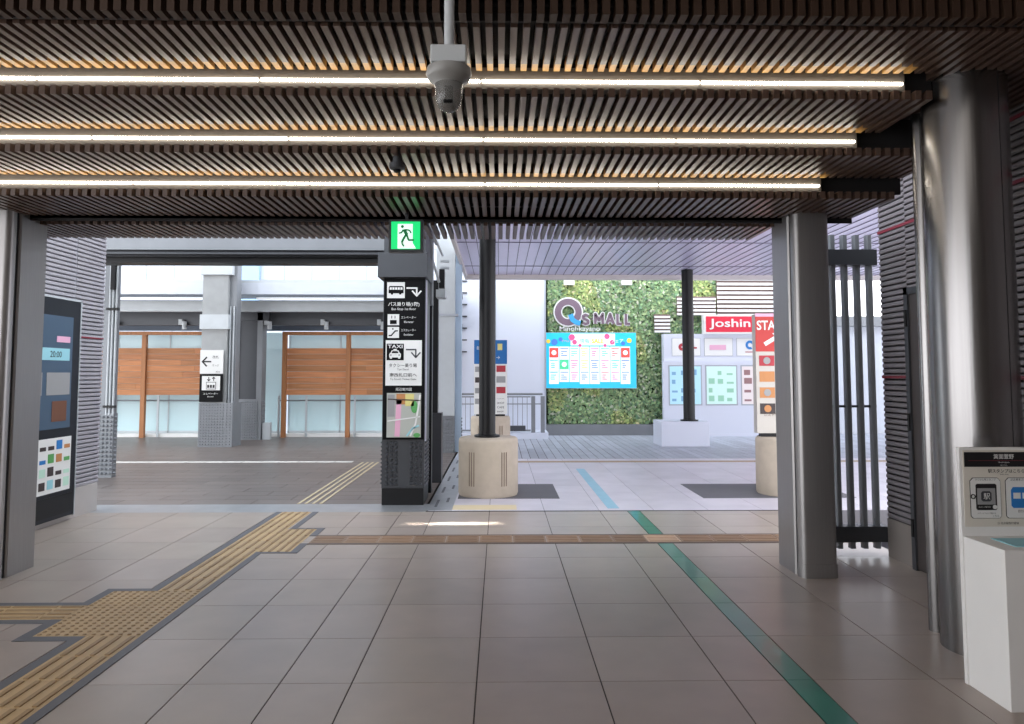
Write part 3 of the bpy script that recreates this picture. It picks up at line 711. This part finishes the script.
# ---------------------------------------------------------------- covered way on right
so = struct(MB().box(-.75, 14, 6.75, 16.25, 3.71, 3.9).build('soffit', M_soffit))
b = MB(); x = -.75+.18
while x < 14: b.box(x, x+.010, 6.75, 16.25, 3.702, 3.712); x += .18
for y in (9.5, 12.2, 14.9): b.box(-.75, 14, y, y+.012, 3.700, 3.712)
b.build('soffit_joints', mat('soffit_joint', (104,98,116), .6), so)
MB().box(-.78, 14, 16.22, 16.32, 3.60, 3.95).box(-.78, -.72, 6.75, 16.3, 3.62, 3.95).build('edge_trim', mat('cream_trim', (205,198,196), .5), so)

def col(x, y, z0, lab, r=.103):
    t = thing('black_column', (x, y, z0), lab, 'column')
    MB().lathe(x, y, [(r, z0+.02), (r, 3.70)], 32).build('shaft', M_black, t, True)
    MB().lathe(x, y, [(r*1.55, z0), (r*1.55, z0+.025), (r*1.1, z0+.03), (r*1.1, z0+.04), (r, z0+.04)], 32).build('foot_plate', M_black, t, True)
    return t
col(-.155, 9.2, .705, 'round black column standing on the concrete base nearest the sign pillar')
col(3.99, 15.4, .51, 'round black column standing on the white box base', .12)
M_cgroove = mat('groove_brown', (128,110,96), .8)
def concbase(x, y, r, h, lab):
    t = thing('concrete_base', (x, y, 0), lab, 'concrete base', 'rounded concrete bases under columns and signs')
    MB().lathe(x, y, [(r*.97, 0), (r, .03), (r, h-.05), (r*.98, h-.015), (r*.93, h)], 48).build('body', M_conc, t, True)
    mg = M_cgroove
    for a0 in (-122, -58):
        for k in (-1, 0, 1):
            a = math.radians(a0+k*5); px, py = x+math.cos(a)*r, y+math.sin(a)*r
            MB().tube((px, py, .14), (px, py, h-.16), .006, 6).build('groove', mg, t)
    return t
concbase(-.14, 9.2, .37, .705, 'rounded beige concrete base carrying the nearer black column')
concbase(-.17, 13.8, .37, .705, 'rounded beige concrete base under the blue and white notice sign')
concbase(3.6, 9.2, .37, .705, 'rounded beige concrete base under the red topped sign, half behind the right steel pillar')
wb = MB().box(3.33, 4.33, 15.1, 15.9, 0, .51).build('white_box_base', M_whitew, None, False, (3.8, 15.4, 0), .01)
tag(wb, 'white box base under the far black column', 'column base')

# blue notice sign
bs = thing('notice_sign', (-.17, 13.8, .705), 'blue and white notice sign behind the nearer black column', 'sign')
MB().box(-.48, .14, 13.76, 13.84, .74, 2.13).build('board', M_paper, bs); MB().box(-.44, .10, 13.77, 13.83, .705, .74).build('foot', M_black, bs)
MB().frect(-.48, .14, 1.68, 2.13, 13.755, .005).build('blue_header', M_bluesign, bs)
MB().frect(-.04, .05, 1.94, 2.06, 13.75).build('header_picture', M_pap['yellow'], bs)
lettering('総合案内', -.28, 1.98, 13.75, w=.3, m=M_signw, parent=bs); lettering('→', -.03, 1.80, 13.75, w=.07, m=M_signw, parent=bs)
pk_ = ['red','grey','red','dark']
for k in range(4):
    MB().frect(-.06, .11, 1.53-.2*k, 1.65-.2*k, 13.755).build('shop_picture', M_pap[pk_[k]], bs) if k < 3 else None
    MB().frect(-.46, -.30, 1.53-.2*k, 1.63-.2*k, 13.755).build('shop_picture', M_pap['dark' if k == 1 else 'grey'], bs)
for k, w_ in enumerate(('FLOOR GUIDE', 'SHOP', 'CAFE', 'BAKERY')): lettering(w_, .02, 1.03-.08*k, 13.755, w=.13, m=M_ink, parent=bs)

# red topped station sign
ss = thing('station_sign', (3.6, 9.2, .705), 'red topped station food sign half hidden by the right steel pillar', 'sign')
MB().box(3.22, 3.98, 9.14, 9.26, .75, 2.24).build('board', mat('station_board', (188,182,174), .5), ss); MB().box(3.27, 3.93, 9.16, 9.24, .705, .75).build('foot', M_black, ss)
MB().frect(3.22, 3.98, 1.77, 2.21, 9.135, .005).build('red_header', M_redsign, ss); MB().frect(3.22, 3.98, 2.21, 2.25, 9.135, .005).build('pink_strip', M_pap['pink'], ss)
lettering('STATION', 3.235, 2.10, 9.128, h=.12, w=.56, m=M_paper, parent=ss, anchor='L', bold=.02)
MB().stroke([(3.33,1.86), (3.48,1.95)], .05, 9.128).flat([(3.43,2.0), (3.56,2.02), (3.52,1.89)], 9.128).build('arrow', M_paper, ss)
cc = ['red','orange','orange','dark','grey','brown','brown','brown','orange','grey','orange','dark']
for j in range(4):
    for i in range(3):
        if j == 3 and i > 0: continue
        x0 = 3.26+.235*i; z1_ = 1.72-.20*j
        MB().frect(x0, x0+.19, z1_-.13, z1_, 9.135).build('food_picture', M_pap[cc[j] if i == 0 else cc[(4+j+i) % 12]], ss)
        MB().fcirc(x0+.095, z1_-.065, .045, 9.131, n=14).build('dish', M_pap['orange' if (i+j) % 2 else 'grey'], ss)
lettering('レストラン', 3.42, .98, 9.132, w=.22, m=M_pap['brown'], parent=ss); lettering('2F', 3.7, .9, 9.132, w=.08, m=M_pap['brown'], parent=ss)

# white wall and railing
ww = struct(MB().box(-1.3, 1.13, 17.9, 18.3, 0, 6.5).build('wall_centre', M_whitew))
for k in range(8): MB().box(-1.02, -.80, 17.86, 17.9, 2.02+.29*k, 2.05+.29*k).build('wall_slot', M_dgrey, ww)
MB().box(1.10, 1.135, 17.88, 17.92, 0, 6.5).box(-.1, -.09, 17.892, 17.9, 0, 6.5).build('wall_joint', M_seam, ww)
MB().box(-1.0, 1.13, 17.0, 17.9, 0, .14).build('kerb', M_whitew, ww)
rr = thing('guard_rail', (.3, 17, 0), 'grey metal guard rail in front of the white wall', 'railing')
MB().tube((-.9, 17.05, 1.03), (1.0, 17.05, 1.03), .025).tube((-.9, 17.05, .80), (1.05, 17.05, .80), .012).build('top_rail', M_mgrey, rr, True)
b = MB()
x = -.9
while x < .72: b.tube((x, 17.05, .2), (x, 17.05, .98), .007, 6); x += .11
b.box(-.9, .72, 17.03, 17.07, .17, .21).box(-.9, .72, 17.03, 17.07, .95, .98)
b.build('baluster_panel', M_mgrey, rr)
for x in (.78, 1.0): MB().box(x-.045, x+.045, 17.0, 17.1, .14, .98).build('post', M_mgrey, rr)
MB().box(.2, .6, 16.98, 17.1, .18, .30).build('base_plate', M_dgrey, rr)

# green wall
gw = struct(MB().box(1.13, 7.6, 18.27, 18.6, 0, 6).build('wall_green', M_soil))
struct(MB().box(1.13, 7.6, 17.95, 18.25, 0, .26).build('trim_4', M_mgrey))
lf = MB()
def leafy(n, x0, x1, z0, z1):
    for _ in range(n):
        x = random.uniform(x0, x1); z = random.uniform(z0, z1); y = 18.2-random.uniform(.0, .09)
        r = random.uniform(.02, .06); q = random.random()
        n2 = math.sin(x*2.1+1)*math.cos(z*2.7)+math.sin(x*4.3+z*3.1)*.5
        g = random.uniform(.55, 1.25)
        c = (.17, .29, .09) if q < .45 else ((.28, .38, .13) if q < .75 else ((.11, .22, .08) if q < .93 else (.42, .46, .26)))
        if n2 > .5: c = (c[0]*1.35+.02, c[1]*1.2, c[2]*.9)
        lf.col = (c[0]*g*1.3+.03, c[1]*g*1.25+.03, c[2]*g*1.6+.04)
        a = random.uniform(0, 2*PI); u = Vector((math.cos(a), random.uniform(-.4, .4), math.sin(a)))*r
        v = Vector((-math.sin(a), random.uniform(-.5, .5), math.cos(a)))*r*.6
        p = Vector((x, y, z)); lf.add([p-u, p+v, p+u, p-v], [(0, 1, 2, 3)])
leafy(30000, 1.21, 6.6, .28, 3.95)
o = lf.build('foliage', M_leaf, None, False, (3.8, 18.1, .2)); tag(o, 'dense small green leaves covering the planted wall', 'foliage', kind='stuff')

# two small white lamps at the top of the green wall
for x, l in ((1.72, 'small white wall lamp above the round logo at the top of the green wall'), (3.15, 'small white wall lamp above the end of the mall lettering')):
    o = thing('wall_lamp', (x, 18.0, 3.78), l, 'lamp'); MB().box(x-.13, x+.13, 17.95, 18.08, 3.70, 3.86).build('lamp_head', M_signw, o); MB().box(x-.02, x+.02, 18.0, 18.3, 3.78, 3.82).build('arm', M_lgrey, o)

# mall logo
lg = thing('mall_sign', (2.2, 18.05, 2.7), "large Q's MALL lettering with a ring logo on the green wall", 'sign')
qx, qz = 1.70, 3.03
MB().fring(qx, qz, .15, .37, 18.04, .01).build('white_edge', M_paper, lg); MB().fring(qx, qz, .18, .335, 18.03, .03).build('ring', M_logo, lg)
MB().stroke([(1.76,2.97), (1.80,2.84), (1.90,2.77), (2.0,2.745)], .17, 18.045, .03).build('cyan_tail_edge', M_paper, lg)
MB().stroke([(1.76,2.97), (1.80,2.84), (1.90,2.77), (2.0,2.75)], .12, 18.02, .03).build('cyan_tail', M_cy, lg)
def mletters(w, y, m):
    X0, Z0, Z1 = 2.37, 2.735, 2.985
    L_ = {'M': [(0,0),(0,1),(.5,.35),(1,1),(1,0)], 'A': [(0,0),(.5,1),(1,0)], 'L': [(0,1),(0,0),(.9,0)]}
    x = X0
    for ch, cw in (('M', .185), ('A', .175), ('L', .115), ('L', .115)):
        b = MB(); b.stroke([(x+u*cw, Z0+v*(Z1-Z0)) for u, v in L_[ch]], w, y, .01)
        if ch == 'A': b.stroke([(x+.2*cw, Z0+.3*(Z1-Z0)), (x+.8*cw, Z0+.3*(Z1-Z0))], w*.8, y-.001, .01)
        b.build('letter', m, lg); x += cw+.095
    cx_, cz_ = 2.13, 2.845; pts = [(.07,.085),(.0,.115),(-.065,.085),(-.06,.025),(0,0),(.06,-.03),(.065,-.09),(0,-.115),(-.075,-.085)]
    MB().stroke([(cx_+a_, cz_+b_) for a_, b_ in pts], w, y, .01).build('letter', m, lg)
mletters(.105, 18.03, M_paper); mletters(.062, 18.015, M_logo)
lettering("’", 2.10, 3.12, 18.02, h=.08, m=M_paper, parent=lg, bold=.0); MB().fcirc(2.285, 2.86, .022, 18.02).build('dot', M_logo, lg)
lettering('Minohkayano', 1.98, 2.60, 18.02, w=1.0, h=.15, m=M_paper, parent=lg, bold=.01)

# big screen
sc = thing('led_screen', (2.25, 18.05, 1.15), 'bright cyan edged digital screen with a grid of notices on the green wall', 'screen')
MB().box(1.145, 3.375, 18.019, 18.05, 1.14, 2.52).build('cabinet', M_lgrey, sc)
pn = MB().frect(1.15, 3.37, 1.15, 2.51, 18.01, .008).build('panel', E_cyan, sc)
cols = [E_red, E_green, E_white, E_green, E_white, E_green, E_white, E_red]
MB().frect(1.75, 2.85, 2.2, 2.49, 18.0).build('header', E_white, pn)
def blobs(m, pts): 
    b = MB()
    for x, z, r in pts: b.fcirc(x, z, r, 17.99, n=10)
    b.build('flower_mark', m, pn)
blobs(E_pink, [(1.78,2.4,.08), (1.85,2.28,.06), (2.65,2.42,.07), (2.78,2.28,.06), (1.98,2.2,.04), (2.6,2.2,.04)]); blobs(E_blue, [(1.35,2.28,.08), (1.5,2.35,.05), (3.05,2.25,.05)]); blobs(E_yel, [(1.2,2.3,.05), (3.2,2.32,.06)])
lettering('イベント', 1.66, 2.31, 17.985, w=.28, m=E_pink, parent=pn); lettering('情報', 2.10, 2.31, 17.985, w=.24, m=E_green, parent=pn); lettering('SALE', 2.42, 2.31, 17.985, w=.3, h=.12, m=E_yel, parent=pn, bold=.03); lettering('フェア', 2.9, 2.31, 17.985, w=.3, m=E_white, parent=pn)
for i in range(8):
    x0 = 1.22+.252*i
    b = MB(); b.frect(x0, x0+.235, 1.25+(.05 if i in (1,2,5,6) else 0), 2.17, 18.0).build('notice_column', E_white, pn)
    for j in range(3):
        m = random.choice([E_pink, E_green, E_red, E_cyan, E_yel, E_blue]); zt = 2.14-.29*j
        b = MB()
        if (i, j) in ((0,0), (7,0), (1,1)): m = E_red if j == 0 else E_green; b.frect(x0+.01, x0+.225, zt-.24, zt, 17.995); b.build('notice_picture', m, pn); MB().fcirc(x0+.118, zt-.12, .06, 17.99).build('notice_dot', E_white, pn); continue
        b.frect(x0+.02, x0+.215, zt-.03, zt-.01, 17.995)
        for q in range(3): b.frect(x0+.04, x0+random.uniform(.1, .2), zt-.10-.05*q, zt-.08-.05*q, 17.995)
        b.build('notice_text', m, pn)

# louvres
def louv(x0, x1, z0, z1, n, lab):
    t = thing('louvre_panel', ((x0+x1)/2, 18.0, z0), lab, 'louvre', )
    b = MB(); h = (z1-z0)/n
    for k in range(n): b.box(x0, x1, 17.97, 18.0, z0+h*k, z0+h*k+h*.55)
    b.build('slats', M_paper, t)
    for q in (x0+.05, x1-.09): MB().box(q, q+.04, 18.05, 18.27, (z0+z1)/2, (z0+z1)/2+.04).build('wall_arm', M_dgrey, t)
    MB().box(x0, x0+.04, 18.0, 18.03, z0, z1).box(x1-.04, x1, 18.0, 18.03, z0, z1).box((x0+x1)/2-.02, (x0+x1)/2+.02, 18.0, 18.03, z0, z1).box(x0, x1, 18.03, 18.05, z0, z1).build('backing', mat('louvre_back', (120,98,92), .7), t)
louv(3.83, 4.22, 2.52, 2.97, 5, 'small white louvre panel left of the far black column')
louv(5.4, 7.6, 2.92, 3.92, 9, 'wide white louvre panel above the red shop sign'); louv(4.4, 5.36, 2.95, 3.42, 5, 'white louvre panel just right of the far black column')

# Shop front
js = thing('shop_sign', (5.6, 17.6, 2.48), 'bright red Joshin shop sign with white letters above the white display wall', 'sign')
MB().box(4.95, 6.27, 17.6, 17.8, 2.47, 2.93).build('sign_box', M_signw, js); MB().frect(5.0, 6.22, 2.51, 2.89, 17.595, .005).build('red_face', M_joshin, js)
lettering('Joshin', 5.58, 2.70, 17.585, w=1.0, h=.26, m=M_paper, parent=js, bold=.015)
dw_ = thing('display_wall', (6, 17.6, 0), 'white display wall with poster cases under the red shop sign', 'display wall')
MB().box(3.99, 7.6, 17.72, 17.95, 0, 2.47).build('wall_panel', M_whitew, dw_); MB().box(3.94, 7.6, 17.6, 17.72, 0, 1.80).build('lower_panel', M_whitew, dw_)
xx = 4.13; names = ['', '', '', '', '']
for k in range(4):
    x0 = 4.22+.79*k
    c = MB().frect(x0-.03, x0+.67, 1.93, 2.37, 17.713).build('logo_plate', M_seam, dw_); MB().frect(x0-.02, x0+.66, 1.94, 2.36, 17.709).build('logo_plate_face', M_paper, c)
    b = MB()
    if k == 0: b.fring(x0+.22, 2.15, .02, .09, 17.702); b.build('logo_mark', M_pap['red'], c); MB().frect(x0+.36, x0+.58, 2.11, 2.15, 17.702).build('logo_bar', M_pap['red'], c)
    elif k == 1: b.frect(x0+.1, x0+.5, 2.08, 2.2, 17.702); b.build('logo_mark', M_pap['pink'], c)
    elif k == 2: b.fring(x0+.3, 2.20, .05, .11, 17.702, a0=20, a1=300); b.build('logo_mark', M_pap['blue'], c); MB().frect(x0+.18, x0+.44, 2.02, 2.04, 17.702).build('logo_bar', M_pap['red'], c)
    else: b.frect(x0+.05, x0+.35, 2.0, 2.32, 17.702); b.build('logo_mark', M_ink, c); lettering('2', x0+.22, 2.18, 17.695, h=.2, m=M_paper, parent=c)
for k, (x0, x1, m, m2) in enumerate(((4.07, 4.88, 'teal', 'blue'), (4.96, 5.74, 'paleg', 'green'), (5.82, 6.6, 'pink', 'brown'), (6.7, 7.5, 'teal', 'blue'))):
    c = MB().frect(x0, x1, .74, 1.71, 17.595).build('poster_case', M_seam, dw_)
    MB().frect(x0+.03, x1-.03, .77, 1.68, 17.591).build('poster', mat('poster_%d' % k, {'teal':(176,220,232),'paleg':(200,232,222),'pink':(222,212,210)}[m], .4, emit=.1), c)
    b = MB()
    for i in range(3):
        for j in range(4):
            if random.random() < .8: b.frect(x0+.08+.22*i, x0+.08+.22*i+random.uniform(.08, .19), .84+.21*j, .84+.21*j+random.uniform(.04, .14), 17.588)
    b.build('poster_print', mat('poster_ink_%d' % k, {'blue':(120,170,205),'green':(150,205,175),'brown':(150,110,110)}[m2], .5), c)

# outside behind the slatted screen: pale building side
pbld = thing('pale_building', (11.5, 24, 0), 'pale building seen through the bars of the slatted screen', 'building')
MB().box(7.7, 17, 18.4, 18.9, -.2, 2.7).build('wall', M_facade, pbld); MB().box(7.7, 17, 18.2, 18.9, 2.7, 2.95).build('eave', M_mgrey, pbld)
struct(MB().box(3.3, 18, 6.05, 17.3, -.28, -.26).build('ground_right', M_otile))

# ---------------------------------------------------------------- light
W = bpy.data.worlds.new('world'); S.world = W; W.use_nodes = True
nt = W.node_tree; bg = nt.nodes['Background']
tc = nt.nodes.new('ShaderNodeTexCoord'); sp = nt.nodes.new('ShaderNodeSeparateXYZ'); rp = nt.nodes.new('ShaderNodeValToRGB')
nt.links.new(tc.outputs['Generated'], sp.inputs[0]); nt.links.new(sp.outputs['Z'], rp.inputs[0]); nt.links.new(rp.outputs[0], bg.inputs['Color'])
rp.color_ramp.elements[0].position = .0; rp.color_ramp.elements[0].color = (.97, .97, 1, 1)
rp.color_ramp.elements[1].position = .6; rp.color_ramp.elements[1].color = (.84, .91, 1, 1)
bg.inputs['Strength'].default_value = 4.2

def area(name, loc, rot, sx, sy, power, color=(1, 1, 1)):
    l = bpy.data.lights.new(name, 'AREA'); l.shape = 'RECTANGLE'; l.size = sx; l.size_y = sy; l.energy = power; l.color = color
    o = bpy.data.objects.new(name, l); COL.objects.link(o); o.location = loc; o.rotation_euler = rot; return o
area('hall_fill', (-3, 0, 3.85), (0, 0, 0), 9, 3, 90, (1, .95, .9))  # unseen fill lamp added to brighten the hall
sl = area('added_sun_streak', (-.46, 7.4, 3.66), (0, 0, 0), .95, .05, 2.0, (1, .96, .88)); sl.data.shape = 'ELLIPSE'; sl.data.spread = math.radians(3)  # added narrow lamp, hidden from view, imitates a sun streak on the floor
S.view_settings.view_transform = 'Standard'
S.view_settings.exposure = 0
S.cycles.max_bounces = 8
